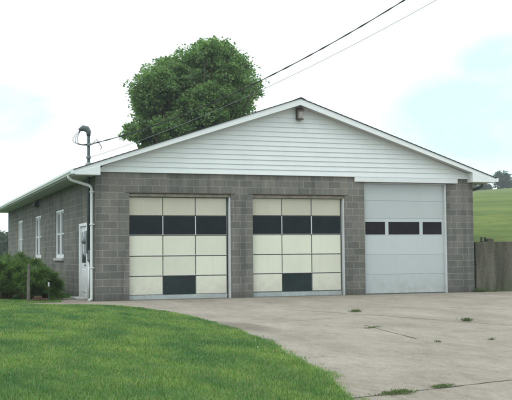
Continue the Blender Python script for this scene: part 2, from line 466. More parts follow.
# ------------------------------------------------------------------ setting: ground, driveway, lawn, hill
W, L, H = 12.0, 23.0, 3.6
EDGE = [(-6.2, -60), (-4.0, -34), (-2.7, -25), (-1.95, -21.5), (-1.55, -19.45), (-1.02, -17.76), (-0.55, -15.8), (-0.2, -14.4), (0.17, -11.6),
        (0.46, -8.4), (0.48, -6.2), (0.36, -4.6), (0.05, -3.2), (-0.5, -2.3), (-1.2, -1.75), (-1.9, -1.4), (-2.1, -0.9), (-1.75, -0.3), (-0.9, 0.15), (-0.75, 1.0), (-0.75, 2.6)]


EDGE = [(x - (0.08 if -17 < y < -4 else 0.0 if y > -4 else -0.03), y) for x, y in EDGE]


def edge_dense(step=0.12):
    pts = []
    for (a, b) in zip(EDGE[:-1], EDGE[1:]):
        n = max(1, int(math.dist(a, b) / step))
        for k in range(n):
            t = k / n; pts.append((a[0] + (b[0] - a[0]) * t, a[1] + (b[1] - a[1]) * t))
    pts.append(EDGE[-1]); return pts


# one sheet out to the horizon
mb = MB()
mb.add([(-1500, -1500, -0.09), (1500, -1500, -0.09), (1500, 1500, -0.09), (-1500, 1500, -0.09)], [(0, 1, 2, 3)])
tag(mb.build('ground', M['ground']), kind='structure')

# driveway slab with the wavy lawn-side edge, running on to the right and behind the camera
dense = edge_dense()
poly = dense + [(-0.75, 2.62), (0.1, 2.62), (0.1, 0.3), (11.9, 0.3), (11.9, -0.02), (34, -0.02), (34, -60)]
mb = MB(); mb.prism(poly, 'z', -0.12, 0.0)
tag(mb.build('driveway', M['concrete']), kind='structure')


def lawn_z(x, y, d):
    """gentle mound: flush with the slab at the edge, a little higher inside"""
    s = np.clip(d / 1.6, 0, 1); s = s * s * (3 - 2 * s)
    return -0.012 + 0.075 * s + 0.02 * np.sin(0.9 * x + 0.4 * y) * s + 0.018 * np.sin(0.35 * y - 1.3 * x + 1) * s


EA = np.array(dense)


def edge_dist(px, py):
    out = np.empty(len(px))
    for i in range(0, len(px), 20000):
        out[i:i + 20000] = np.sqrt(((px[i:i + 20000, None] - EA[None, :, 0]) ** 2 + (py[i:i + 20000, None] - EA[None, :, 1]) ** 2).min(1))
    return out


def inside(poly, px, py):
    r = np.zeros(len(px), bool); j = len(poly) - 1
    for i in range(len(poly)):
        xi, yi = poly[i]; xj, yj = poly[j]
        c = ((yi > py) != (yj > py)) & (px < (xj - xi) * (py - yi) / ((yj - yi) or 1e-9) + xi)
        r ^= c; j = i
    return r


LAWN = dense + [(-0.03, 2.62), (-0.03, 30), (-60, 30), (-60, -60)]
# lawn sheet: rows of quads from the edge line outward to the left
offs = np.array([0, 0.05, 0.15, 0.3, 0.5, 0.8, 1.2, 1.7, 2.5, 4, 7, 12, 22, 45])
rows = []
lawn_edge = [p for p in dense if p[1] < -3.2]
for (x, y) in lawn_edge:
    r = []
    for o in offs:
        z = float(lawn_z(np.array([x - o]), np.array([y]), np.array([o]))[0]); r.append((x - o, y, z))
    rows.append(r)
mb = MB()
for i in range(len(rows) - 1):
    for k in range(len(offs) - 1):
        mb.add([rows[i][k], rows[i + 1][k], rows[i + 1][k + 1], rows[i][k + 1]], [(0, 1, 2, 3)])
# second patch beside the building (left of the stub of slab)
gx = np.concatenate([np.arange(-45, -6, 3.0), np.arange(-6, 0.45, 0.1)]); gy = np.concatenate([np.arange(-3.3, 3.2, 0.1), np.arange(3.3, 30, 1.0)])
XX, YY = np.meshgrid(gx, gy, indexing='ij'); dd = edge_dist(XX.ravel(), YY.ravel())
ins = inside(LAWN, XX.ravel(), YY.ravel())
ZZ = np.where(ins, lawn_z(XX.ravel(), YY.ravel(), dd), -0.06).reshape(XX.shape)
base = len(mb.v)
mb.v += list(zip(XX.ravel().tolist(), YY.ravel().tolist(), ZZ.ravel().tolist()))
ny = len(gy)
for i in range(len(gx) - 1):
    for j in range(ny - 1):
        mb.f.append((base + i * ny + j, base + (i + 1) * ny + j, base + (i + 1) * ny + j + 1, base + i * ny + j + 1))
tag(mb.build('lawn', M['lawn'], smooth=True), kind='structure')


# hill rising behind the retaining wall
HD = np.array([0.549, 0.836]); HT = np.array([0.836, -0.549])


def hill_z(x, y):
    s = (x - 12) * HD[0] + y * HD[1]; t = (x - 12) * HT[0] + y * HT[1]
    top = 20.2 + 0.045 * t
    side = np.clip((t + 92) / 70, 0, 1); side = side * side * (3 - 2 * side)
    s = np.maximum(s, 0)
    k = np.where(s < 285, s / 290 + 0.012 * np.sin(s / 290 * math.pi * 2), 0.983 - ((s - 285) / 260) ** 2)
    return -0.25 + side * 1.75 + side * top * k + side * 0.25 * np.sin(x * 0.09) * np.sin(y * 0.07) * np.minimum(s / 30, 1)


hx = np.concatenate([np.linspace(11.95, 30, 20), np.linspace(33, 120, 30), np.linspace(128, 420, 40)])
hy = np.concatenate([np.linspace(0.12, 23.3, 20), np.linspace(26, 120, 32), np.linspace(128, 520, 50)])
vs = []; nh = len(hy)
for i, x in enumerate(hx):
    for y in hy:
        xx = x
        if i == 0 and y > 23.4: xx = 11.95 - min(3, (y - 23.4) * 2)
        z = float(hill_z(np.array(max(xx, 11.95)), np.array(y)))
        if i == 0 and y > 23.4: z = -0.2
        if y == hy[0] and x > 22.2: z = -0.2
        vs.append((xx, y, z))
fs = [(i * nh + j, (i + 1) * nh + j, (i + 1) * nh + j + 1, i * nh + j + 1) for i in range(len(hx) - 1) for j in range(nh - 1)]
mb = MB(); mb.add(vs, fs)
tag(mb.build('hill', M['hill'], smooth=True), kind='structure')


# sawn joints and cracks in the slab
def crack(name, pts, w, seed):
    r = random.Random(seed); P = []
    for a, b in zip(pts[:-1], pts[1:]):
        n = max(2, int(math.dist(a, b) / 0.15))
        for k in range(n):
            t = k / n; P.append((a[0] + (b[0] - a[0]) * t, a[1] + (b[1] - a[1]) * t))
    P.append(pts[-1]); mb = MB(); vs = []
    for i, p in enumerate(P):
        q = P[min(i + 1, len(P) - 1)]; o = P[max(i - 1, 0)]
        dx, dy = q[0] - o[0], q[1] - o[1]; l = math.hypot(dx, dy); nx, ny_ = -dy / l, dx / l
        j = r.uniform(-1, 1) * w * 0.5; hw = w * r.uniform(0.25, 0.75)
        vs += [(p[0] + nx * (j + hw), p[1] + ny_ * (j + hw), 0.004), (p[0] + nx * (j - hw), p[1] + ny_ * (j - hw), 0.004)]
    mb.add(vs, [(2 * i, 2 * i + 1, 2 * i + 3, 2 * i + 2) for i in range(len(P) - 1)])
    return tag(mb.build(name, M['joint']), kind='structure')


crack('pavement_joint', [(-1.54, -19.36), (-0.9, -19.2), (0.45, -18.85), (6, -17.2)], 0.022, 1)
crack('pavement_joint', [(3.1, -6.3), (3.65, -8.5), (4.05, -10.2), (4.4, -11.95), (4.8, -14.0)], 0.02, 2)
crack('pavement_crack', [(2.45, -11.6), (2.3, -12.3), (2.1, -13.3), (1.9, -14.4)], 0.016, 3)
crack('pavement_crack', [(0.3, -10.5), (1.1, -10.2), (2.0, -10.0), (3.7, -9.1)], 0.012, 4)
crack('pavement_crack', [(6.6, -7.4), (7.3, -9.0), (7.6, -10.8)], 0.02, 5)
crack('pavement_joint', [(-0.2, -1.3), (4, -1.36), (8, -1.3), (13, -1.32), (20, -1.3)], 0.02, 6)

# ------------------------------------------------------------------ the building
B = thing('garage_building', (0, 0, 0), 'long grey concrete block garage with a white sided gable and three roll-up doors', 'garage building')


def wall_grid(axis, at, thick, us, zs, holes):
    """block wall with openings as one closed mesh; axis 'y' = wall runs along x at y=at, 'x' = runs along y at x=at"""
    U = sorted(set(us + [h for q in holes for h in q[:2]])); Z = sorted(set(zs + [h for q in holes for h in q[2:]]))

    def solid(i, k):
        if i < 0 or k < 0 or i >= len(U) - 1 or k >= len(Z) - 1: return False
        cu, cz = (U[i] + U[i + 1]) / 2, (Z[k] + Z[k + 1]) / 2
        return not any(a < cu < b and c < cz < d for a, b, c, d in holes)
    mb = MB()

    def P(u, w, z): return (u, at + w, z) if axis == 'y' else (at + w, u, z)
    for i in range(len(U) - 1):
        for k in range(len(Z) - 1):
            if not solid(i, k): continue
            a, b, c, d = U[i], U[i + 1], Z[k], Z[k + 1]
            for w in (0, thick): mb.add([P(a, w, c), P(b, w, c), P(b, w, d), P(a, w, d)], [(0, 1, 2, 3)])
            for (di, dk, e) in ((-1, 0, (a, c, a, d)), (1, 0, (b, c, b, d)), (0, -1, (a, c, b, c)), (0, 1, (a, d, b, d))):
                if not solid(i + di, k + dk):
                    mb.add([P(e[0], 0, e[1]), P(e[2], 0, e[3]), P(e[2], thick, e[3]), P(e[0], thick, e[1])], [(0, 1, 2, 3)])
    return mb


D1, D2, D3 = (0.94, 3.93, 0.0, 3.0), (4.59, 7.54, 0.0, 3.0), (8.19, 11.05, 0.0, 3.41)
wm = wall_grid('y', 0.0, 0.2, [0, W], [-0.3, 0.0, H], [(a, b, -0.3, d) for a, b, c, d in (D1, D2, D3)])
wm.build('front_wall', M['block'], B)
WIN = [(5.57, 7.4, 1.19, 2.81), (11.03, 12.88, 1.19, 2.83), (16.97, 18.83, 1.19, 2.86)]
SD = (1.18, 2.42, 0.0, 2.2)
wm = wall_grid('x', 0.0, 0.2, [0.2, L], [-0.3, H], WIN + [SD])
wm.build('side_wall', M['block'], B)
MB().box(W - 0.2, W, 0.2, L, -0.3, H).build('side_wall', M['block'], B)
MB().box(0.2, W - 0.2, L - 0.2, L, -0.3, H).build('back_wall', M['block'], B)
MB().box(0.2, W - 0.2, 0.2, L - 0.2, -0.1, 0.005).build('floor_slab', M['interior'], B)

# roof: 4 in 12 pitch, overhanging gable and eaves
SL, ZE, XE, OH = 0.336, 3.585, 0.62, 0.34      # slope, eave edge height, eave overhang, rake overhang
APX = ZE + SL * (6 + XE)


def roof_z(x): return APX - SL * abs(x - 6)


mb = MB()
for s in (-1, 1):
    xe = 6 + s * (6 + XE + 0.03)
    for (a, b, zo) in ((0.0, 0.0, 0.0),):
        mb.prism([(6, roof_z(6) + 0.016), (xe, roof_z(xe) + 0.016), (xe, roof_z(xe) + 0.001), (6, roof_z(6) + 0.001)], 'y', -OH - 0.025, L + OH + 0.025)
roof = mb.build('roof', M['shingle'], B)
# courses of shingle butts along the slope give the rake edge its small steps
mb = MB()
for s in (-1, 1):
    n = 40
    for k in range(n):
        x0 = 6 + s * (6 + XE + 0.05) * (k + 0.0) / n; x1 = 6 + s * (6 + XE + 0.05) * (k + 1.04) / n
        mb.prism([(x0, roof_z(x0) + 0.018), (x1, roof_z(x1) + 0.027), (x1, roof_z(x1) + 0.018)], 'y', -OH - 0.03, L + OH + 0.03)
mb.build('shingle_courses', M['shingle'], roof)
mb = MB(); mb.prism([(5.85, roof_z(5.85) + 0.028), (6, APX + 0.03), (6.15, roof_z(6.15) + 0.028), (6.15, roof_z(6.15) + 0.036), (6, APX + 0.045), (5.85, roof_z(5.85) + 0.036)], 'y', -OH - 0.03, L + OH + 0.03)
mb.build('ridge_cap', M['shingle'], roof)

for yf, yb in ((-OH, -OH + 0.025), (L + OH, L + OH - 0.025)):
    for s in (-1, 1):                            # rake boards, one each side of the ridge
        xe = 6 + s * (6 + XE)
        mb = MB(); mb.prism([(6, APX), (xe, roof_z(xe)), (xe, roof_z(xe) - 0.115), (6, APX - 0.185)], 'y', yf, yb)
        mb.build('rake_fascia', M['trim'], B)
        a, b = sorted((yb, 0.0 if yf < 0 else L))
        mb = MB(); mb.prism([(6, APX - 0.15), (xe, roof_z(xe) - 0.09), (xe, roof_z(xe) - 0.105), (6, APX - 0.165)], 'y', a, b)
        mb.build('rake_soffit', M['soffit'], B)
# boxed eave returns
for s in (-1, 1):
    xo = 6 + s * (6 + XE - 0.002); xi = 0.07 if s < 0 else W - 0.2
    for (y0, y1) in ((-OH + 0.012, -0.002), (L + 0.002, L + OH - 0.012)):
        mb = MB(); mb.prism([(xo, 3.445), (xi, 3.445), (xi, roof_z(xi) - 0.12), (xo, roof_z(xo) - 0.06)], 'y', y0 - (0.022 if y0 < 0 else 0), y1 + (0.022 if y0 > 0 else 0))
        mb.build('eave_return', M['trim'], B, bevel=0.006)
# eave soffits and fascia boards along both sides
for s in (-1, 1):
    xo = 6 + s * (6 + XE); xw = 0.0 if s < 0 else W
    MB().box(xo + (-s) * 0.026, xw, 0.0, L, 3.455, 3.475).build('eave_soffit', M['soffit'], B)
    MB().box(xo, xo - s * 0.025, -0.002, L + 0.002, 3.44, 3.58).build('eave_fascia', M['trim'], B)
    prof = [(0, 0), (0.085, 0), (0.10, 0.04), (0.12, 0.06), (0.12, 0.12), (0.108, 0.12), (0.108, 0.066), (0.09, 0.045), (0.078, 0.012), (0.012, 0.012), (0.012, 0.12), (0, 0.12)]
    mb = MB(); mb.prism([(xo + s * (0.002 + p), 3.465 + q) for p, q in prof], 'y', -OH + 0.0, L + OH)
    mb.box(xo + s * 0.004, xo + s * 0.118, -OH - 0.003, -OH + 0.006, 3.467, 3.583)
    mb.build('gutter', M['trim'], B)


def downspout(name, path, mat, parent):
    mb = MB()
    for a, b in zip(path[:-1], path[1:]):
        mb.tube([a, b], 0.043, 8)
    return mb.build(name, mat, parent, smooth=False)


dsp = downspout('downspout', [(-0.68, 0.33, 3.48), (-0.68, 0.33, 3.40), (-0.60, 0.32, 3.34), (-0.13, 0.22, 3.19), (-0.07, 0.2, 3.12), (-0.07, 0.2, 0.06), (-0.17, 0.14, 0.01)], M['trim'], B)
for z in (0.9, 2.1, 3.0):
    MB().box(-0.122, -0.001, 0.145, 0.255, z, z + 0.03).build('strap', M['trim'], dsp)
downspout('downspout', [(12.68, 0.5, 3.48), (12.68, 0.5, 3.38), (12.56, 0.5, 3.32), (12.12, 0.5, 3.2), (12.07, 0.5, 3.1), (12.07, 0.5, 1.5)], M['dark_metal'], B)

# gable siding: real laps, each course leaning out at its foot
mb = MB(); z = H - 0.02; exp = 0.1405
while z < APX - 0.16:
    z1 = min(z + exp + 0.012, APX - 0.17)
    hw0 = min((APX - 0.17 - z) / SL, 6.0); hw1 = min((APX - 0.17 - z1) / SL, 6.0)
    hw0 = min(hw0 + 0.12, 5.95 if z < 3.75 else 9); hw1 = min(hw1 + 0.12, 5.95 if z < 3.75 else 9)
    yo, yi = -0.05, -0.024
    mb.add([(6 - hw0, yo, z), (6 + hw0, yo, z), (6 + hw1, yi, z1), (6 - hw1, yi, z1), (6 - hw0, yi + 0.004, z - 0.004), (6 + hw0, yi + 0.004, z - 0.004)],
           [(0, 1, 2, 3), (0, 4, 5, 1)])
    z += exp
mb.build('gable_siding', M['siding'], B)
MB().prism([(0.1, H), (W - 0.1, H), (W - 0.1, roof_z(0.1) - 0.2), (6, APX - 0.2), (0.1, roof_z(0.1) - 0.2)], 'y', 0.0, 0.15).build('gable_wall', M['interior'], B)
MB().prism([(0.1, H), (W - 0.1, H), (W - 0.1, roof_z(0.1) - 0.2), (6, APX - 0.2), (0.1, roof_z(0.1) - 0.2)], 'y', L - 0.15, L).build('gable_wall', M['siding'], B)
MB().box(0.07, 11.8, -0.058, -0.001, H - 0.042, H - 0.022).build('starter_strip', M['trim'], B)
# lamp under the peak
lamp = MB().box(5.955, 6.145, -0.08, -0.046, 5.23, 5.56).build('wall_lamp', M['brown'], B, bevel=0.01)
mb = MB(); mb.prism([(-0.08, 5.53), (-0.24, 5.46), (-0.22, 5.24), (-0.08, 5.24)], 'x', 5.985, 6.115)
mb.build('lamp_glass', M['lamp_glass'], lamp, bevel=0.02)
mb = MB(); mb.prism([(-0.08, 5.575), (-0.27, 5.49), (-0.27, 5.46), (-0.08, 5.54)], 'x', 5.95, 6.15); mb.build('lamp_hood', M['brown'], lamp)
MB().box(5.965, 6.135, -0.245, -0.08, 5.205, 5.238).build('lamp_base', M['brown'], lamp)
# white board over the third door
MB().box(7.86, 11.43, -0.052, -0.002, 3.412, 3.555).build('header_board', M['trim'], B, bevel=0.004)
MB().box(8.0, 11.3, -0.06, -0.002, 3.405, 3.4115).build('drip_edge', M['rust'], B)


# old panelled doors
def panel_door(x0, x1, cols, dz, jamb_right):
    d = MB().box(cols[0][0] - 0.03, cols[2][1] + 0.03, 0.16, 0.195, 0.0, 2.9).build('garage_door', M['door_frame'], B)
    rows = [(2.372 + dz, 2.868 + dz), (1.815 + dz, 2.352 + dz), (1.238 + dz, 1.788 + dz), (0.675 + dz, 1.208 + dz), (0.142 + dz, 0.645 + dz)]
    for ri, (a, b) in enumerate(rows):
        for ci, (p, q) in enumerate(cols):
            dark = ri == 1 or (ri == 4 and ci == 1)
            if dark:
                MB().box(p - 0.006, q + 0.006, 0.15, 0.159, a - 0.008, b + 0.008).build('window', M['glass'] if ri == 1 else M['glass_dusty'], d)
            else:
                MB().box(p, q, 0.138, 0.159, a, b).build('panel', M['cream_shaded'] if ri == 0 else M['cream'], d, bevel=0.006)
    for (p, q) in ((cols[0][1], cols[1][0]), (cols[1][1], cols[2][0])):        # pale bars between the panes
        MB().box(p + 0.003, q - 0.003, 0.128, 0.149, rows[1][0], rows[1][1]).build('glazing_bar', M['jamb'], d)
    MB().box(cols[0][0] - 0.02, cols[2][1] + 0.02, 0.13, 0.159, 0.006, 0.128).build('bottom_rail', M['weatherstrip'], d, bevel=0.005)
    mb = MB()
    for r in rows[:4]:
        mb.box(cols[0][0] - 0.01, cols[2][1] + 0.01, 0.14, 0.159, r[0] - 0.024, r[0] - 0.006)
    mb.build('hinge_rail', M['rust'], d)
    mb = MB()
    for r in rows[1:4]:
        mb.box(cols[0][0] - 0.01, cols[2][1] + 0.01, 0.134, 0.1585, r[0] - 0.004, r[0] + 0.008)
    mb.build('rail_edge', M['jamb'], d)
    # frame in the masonry opening
    MB().box(x0 + 0.001, x1 - 0.001, 0.06, 0.2, 2.9, 2.975).build('door_head', M['bare_wood'], B)
    MB().box(x0 - 0.12, x1 + 0.12, -0.004, 0.12, 2.985, 3.004).build('lintel_angle', M['rust'], B)
    MB().box(x1 - jamb_right, x1 - 0.001, 0.05, 0.2, 0.0, 2.895).build('door_jamb', M['jamb'], B)
    MB().box(x0 + 0.001, x0 + 0.022, 0.09, 0.2, 0.0, 2.895).build('door_jamb', M['bare_wood'], B)
    return d


panel_door(0.94, 3.93, [(0.972, 1.922), (1.95, 2.882), (2.912, 3.82)], 0.0, 0.045)
panel_door(4.59, 7.54, [(4.636, 5.536), (5.563, 6.482), (6.514, 7.44)], 0.016, 0.042)

# flush sectional door
d3 = MB().box(8.225, 11.045, 0.17, 0.2, 0.0, 3.41).build('garage_door', M['door_frame'], B)
zz = [0.02, 0.6, 1.2, 1.78, 2.31, 2.85, 3.41]
wins = [(8.255, 8.95), (9.06, 10.14), (10.25, 10.93)]
for k in range(6):
    a, b = zz[k] + 0.0015, zz[k + 1] - 0.0015
    if k == 3:
        mb = wall_grid('y', 0.125, 0.043, [8.23, 11.035], [a, b], [(p, q, 1.815, 2.205) for p, q in wins])
        mb.build('panel', M['door_steel'], d3)
        for p, q in wins:
            MB().box(p, q, 0.146, 0.152, 1.815, 2.205).build('window', M['glass_brown'], d3)
    else:
        mb = MB().box(8.23, 11.035, 0.125, 0.168, a, b)
        mb.build('panel', M['door_steel'], d3, bevel=0.006)
MB().box(8.23, 11.035, 0.122, 0.169, 0.0, 0.018).build('bottom_seal', M['dark_metal'], d3)
MB().box(11.0, 11.049, 0.03, 0.122, 0.0, 3.408).build('door_stop', M['jamb'], B, bevel=0.004)
MB().box(8.192, 8.238, 0.06, 0.122, 0.0, 3.408).build('door_stop', M['door_steel'], B, bevel=0.004)
MB().box(8.24, 10.998, 0.06, 0.122, 3.37, 3.408).build('door_stop', M['jamb'], B)

# side windows
for (a, b, c, d) in WIN:
    wf = MB()
    f = 0.075
    wf.box(0.03, 0.1, a, a + f, c, d); wf.box(0.03, 0.1, b - f, b, c, d); wf.box(0.03, 0.1, a + f, b - f, c, c + f); wf.box(0.03, 0.1, a + f, b - f, d - f, d)
    mid = (a + b) / 2
    wf.box(0.025, 0.1, mid - 0.07, mid + 0.07, c + f, d - f)
    w = wf.build('window', M['white_frame'], B, bevel=0.004)
    for (p, q) in ((a + f, mid - 0.07), (mid + 0.07, b - f)):
        sb = MB(); s = 0.045; h = (c + d) / 2
        for (z0, z1, xo) in ((c + f, h + 0.02, 0.06), (h - 0.02, d - f, 0.075)):
            sb.box(xo, xo + 0.02, p, p + s, z0, z1); sb.box(xo, xo + 0.02, q - s, q, z0, z1)
            sb.box(xo, xo + 0.02, p + s, q - s, z0, z0 + s); sb.box(xo, xo + 0.02, p + s, q - s, z1 - s, z1)
        sb.build('sash', M['white_frame'], w)
        MB().box(0.082, 0.088, p, q, c + f, d - f).build('pane', M['glass_sky'], w)
    MB().box(-0.06, 0.1, a - 0.05, b + 0.05, c - 0.09, c - 0.001).build('sill', M['sill'], w, bevel=0.008)

# side door with its upper pane
a, b, c, d = SD
sdm = MB().box(0.02, 0.06, a + 0.09, b - 0.09, 0.03, d - 0.09)
sdo = sdm.build('side_door', M['white_frame'], B, bevel=0.004)
fr = MB(); fr.box(-0.035, 0.1, a - 0.03, a + 0.085, 0.0, d); fr.box(-0.035, 0.1, b - 0.085, b + 0.03, 0.0, d); fr.box(-0.03, 0.1, a + 0.085, b - 0.085, d - 0.085, d)
fr.build('frame', M['white_frame'], sdo, bevel=0.004)
MB().box(0.008, 0.019, a + 0.2, b - 0.2, 1.05, 1.95).build('pane', M['glass_sky'], sdo)
MB().box(0.004, 0.019, a + 0.22, b - 0.22, 0.2, 0.85).build('kick_panel', M['white_frame'], sdo, bevel=0.006)
mb = MB(); mb.tube([(0.018, a + 0.17, 0.98), (-0.04, a + 0.17, 0.98)], 0.014, 8); mb.tube([(-0.03, a + 0.17, 0.98), (-0.065, a + 0.17, 0.98)], 0.03, 10)
mb.build('handle', M['grey_metal'], sdo, smooth=True)
MB().box(-0.3, -0.001, a - 0.05, b + 0.05, 0.002, 0.05).build('door_step', M['sill'], B, bevel=0.01)

# vent hood high on the side wall
vh = MB(); vh.prism([(-0.001, 3.42), (-0.16, 3.36), (-0.2, 3.2), (-0.001, 3.2)], 'y', 11.6, 12.1)
vho = vh.build('vent_hood', M['dark_metal'], B)
MB().box(-0.19, -0.01, 11.64, 12.06, 3.17, 3.198).build('vent_louvre', M['rust'], vho)

# electric service: mast through the eave, weatherhead, meter, plastic conduit
sm = MB().tube([(-0.1, 0.5, 1.22), (-0.1, 0.5, 4.72)], 0.043, 12).build('service_mast', M['dark_metal'], B, smooth=True)
mb = MB(); mb.tube([(-0.1, 0.5, 4.6), (-0.1, 0.5, 4.72), (-0.15, 0.52, 4.8), (-0.24, 0.57, 4.83), (-0.35, 0.62, 4.78)], [0.05, 0.07, 0.09, 0.085, 0.04], 12)
mb.build('weatherhead', M['hood_metal'], sm, smooth=True)
mb = MB(); mb.tube([(-0.1, 0.5, 3.74), (-0.1, 0.5, 3.86)], [0.12, 0.05], 12); mb.build('roof_boot', M['grey_metal'], sm)
MB().box(-0.15, -0.05, 0.44, 0.56, 4.33, 4.4).build('wire_clamp', M['grey_metal'], sm); MB().box(-0.16, -0.04, 0.43, 0.57, 3.97, 4.03).build('wire_clamp', M['grey_metal'], sm)
mb = MB()
for q, (dx, dz) in enumerate(((-0.72, 4.52), (-0.6, 4.45), (-0.5, 4.42))):
    pts = []
    A, C, E_ = Vector((-0.31, 0.6 - 0.04 * q, 4.77)), Vector((dx - 0.12, 0.6, dz - 0.2)), Vector((-0.1 + 0.06 * q, 0.44, 4.37))
    for k in range(13):
        t = k / 12; pts.append(A * (1 - t) ** 2 + C * 2 * t * (1 - t) + E_ * t * t)
    mb.tube(pts, 0.008, 6)
mb.tube([(0.02, 0.42, 4.4), (0.1, 0.4, 4.5), (0.24, 0.38, 4.3), (0.22, 0.38, 4.22)], 0.012, 6)
mb.build('drip_loop', M['wire'], sm, smooth=True)
mt = MB().box(-0.14, -0.001, 0.68, 1.0, 1.32, 1.95).build('meter_box', M['grey_metal'], B, bevel=0.012)
mb = MB(); mb.tube([(-0.14, 0.84, 1.68), (-0.2, 0.84, 1.68), (-0.24, 0.84, 1.68)], [0.1, 0.095, 0.07], 16); mb.build('meter_glass', M['grey_metal'], mt, smooth=False)
mb = MB(); mb.tube([(-0.1, 0.5, 1.3), (-0.08, 0.5, 1.2), (-0.08, 0.58, 1.13)], 0.055, 10); mb.box(-0.13, -0.001, 0.44, 0.6, 1.12, 1.4); mb.build('junction_box', M['grey_metal'], B)
MB().tube([(-0.07, 0.62, 0.0), (-0.07, 0.62, 1.12)], 0.038, 12).build('conduit', M['pvc'], B, smooth=True)
MB().tube([(-0.05, 0.48, 0.0), (-0.05, 0.48, 1.12)], 0.02, 10).build('conduit', M['dark_metal'], B, smooth=True)


# ------------------------------------------------------------------ overhead lines
def wire(name, a, b, sag, r, mat, label, twist=False):
    a, b = Vector(a), Vector(b); mb = MB(); n = 48; pts = []
    for k in range(n + 1):
        t = k / n; p = a.lerp(b, t); p.z -= sag * 4 * t * (1 - t); pts.append(p)
    mb.tube(pts, r, 6)
    if twist:
        for ph in (0, math.pi):
            q = [p + Vector((0, math.cos(k * 2.1 + ph), math.sin(k * 2.1 + ph))) * r * 1.25 for k, p in enumerate(pts)]
            mb.tube(q, r * 0.75, 6)
    o = mb.build(name, mat, None, smooth=True, origin=tuple(a))
    return tag(o, label, 'power line', 'overhead lines to the mast')


wire('power_line', (-0.06, 0.48, 4.37), (8.0, -15, 9.5), 1.0, 0.011, M['wire'],
     'thick black twisted power cable running up from the mast, upper of the two', True)
wire('power_line', (-0.06, 0.48, 4.0), (8.0, -15, 8.5), 0.6, 0.006, M['wire_grey'],
     'thin grey wire sloping up from low on the mast, below the thick cable')

# ------------------------------------------------------------------ retaining wall and its bits
rw = thing('retaining_wall', (12.08, 0.1, 0), 'stained dark concrete retaining wall at the right of the garage, below the grassy hill', 'retaining wall')
mb = MB(); mb.prism([(12.06, -0.2), (22.5, -0.2), (22.5, 1.6), (18, 1.62), (14, 1.6), (12.06, 1.57)], 'y', -0.02, 0.24)
mb.build('wall', M['retaining'], rw, bevel=0.02)
mb = MB()
for x in (14.4, 17.4, 20.4): mb.box(x, x + 0.02, -0.0225, -0.0195, -0.05, 1.5)
mb.build('joint', M['joint'], rw)
# short stubs standing on it
for x, lab in ((12.345, 'short black iron stub on the concrete retaining wall, nearest the garage'), (12.475, 'short black iron stub on the concrete retaining wall, between its twin and the dark rock')):
    mb = MB(); mb.tube([(x, 0.1, 1.57), (x, 0.1, 1.70)], 0.03, 10); mb.tube([(x, 0.1, 1.70), (x, 0.1, 1.725)], [0.042, 0.036], 10); mb.tube([(x, 0.1, 1.57), (x, 0.1, 1.592)], 0.055, 10)
    tag(mb.build('iron_stub', M['wire'], None, origin=(x, 0.1, 1.57)), lab, 'iron stub', 'iron stubs on the retaining wall')


def rock(name, c, sx, sy_, sz, mat, label):
    import bmesh
    bm = bmesh.new(); bmesh.ops.create_icosphere(bm, subdivisions=3, radius=1)
    r = random.Random(5); ph = [r.uniform(0, 6) for _ in range(6)]
    for v in bm.verts:
        k = 1 + 0.14 * math.sin(3 * v.co.x + ph[0]) + 0.12 * math.sin(4 * v.co.y + ph[1]) + 0.1 * math.sin(5 * v.co.z + ph[2])
        v.co *= k; v.co.z = max(v.co.z, -0.5)
        v.co.x *= sx; v.co.y *= sy_; v.co.z *= sz
    me = bpy.data.meshes.new(name); bm.to_mesh(me); bm.free(); me.materials.append(mat)
    o = bpy.data.objects.new(name, me); o.location = c; COL.objects.link(o)
    return tag(o, label, 'rock')


rock('rock', (12.66, 0.12, 1.62), 0.14, 0.1, 0.075, M['rust'], 'dark lump of rock on top of the retaining wall, right of two iron stubs')


# ------------------------------------------------------------------ plants
def limb(mb, p, d, length, r0, depth, ends, rr):
    """tapered, slightly crooked limb that forks"""
    pts, rads = [Vector(p)], [r0]; q = Vector(p); d = Vector(d).normalized(); n = 5
    for k in range(n):
        d = (d + Vector((rr.uniform(-1, 1), rr.uniform(-1, 1), rr.uniform(-0.3, 0.6))) * 0.14).normalized()
        q = q + d * length / n; pts.append(q.copy()); rads.append(r0 * (1 - 0.55 * (k + 1) / n))
    mb.tube(pts, rads, 8 if depth > 1 else 6, True); ends.append(q.copy())
    if depth > 0:
        for k in range(rr.choice((2, 3, 3))):
            i = rr.choice((3, 4, 5)); a = rr.uniform(0, 2 * math.pi)
            nd = (d + Vector((math.cos(a), math.sin(a), rr.uniform(-0.15, 0.5))) * rr.uniform(0.5, 0.95)).normalized()
            limb(mb, pts[i], nd, length * rr.uniform(0.55, 0.8), rads[i] * 0.65, depth - 1, ends, rr)


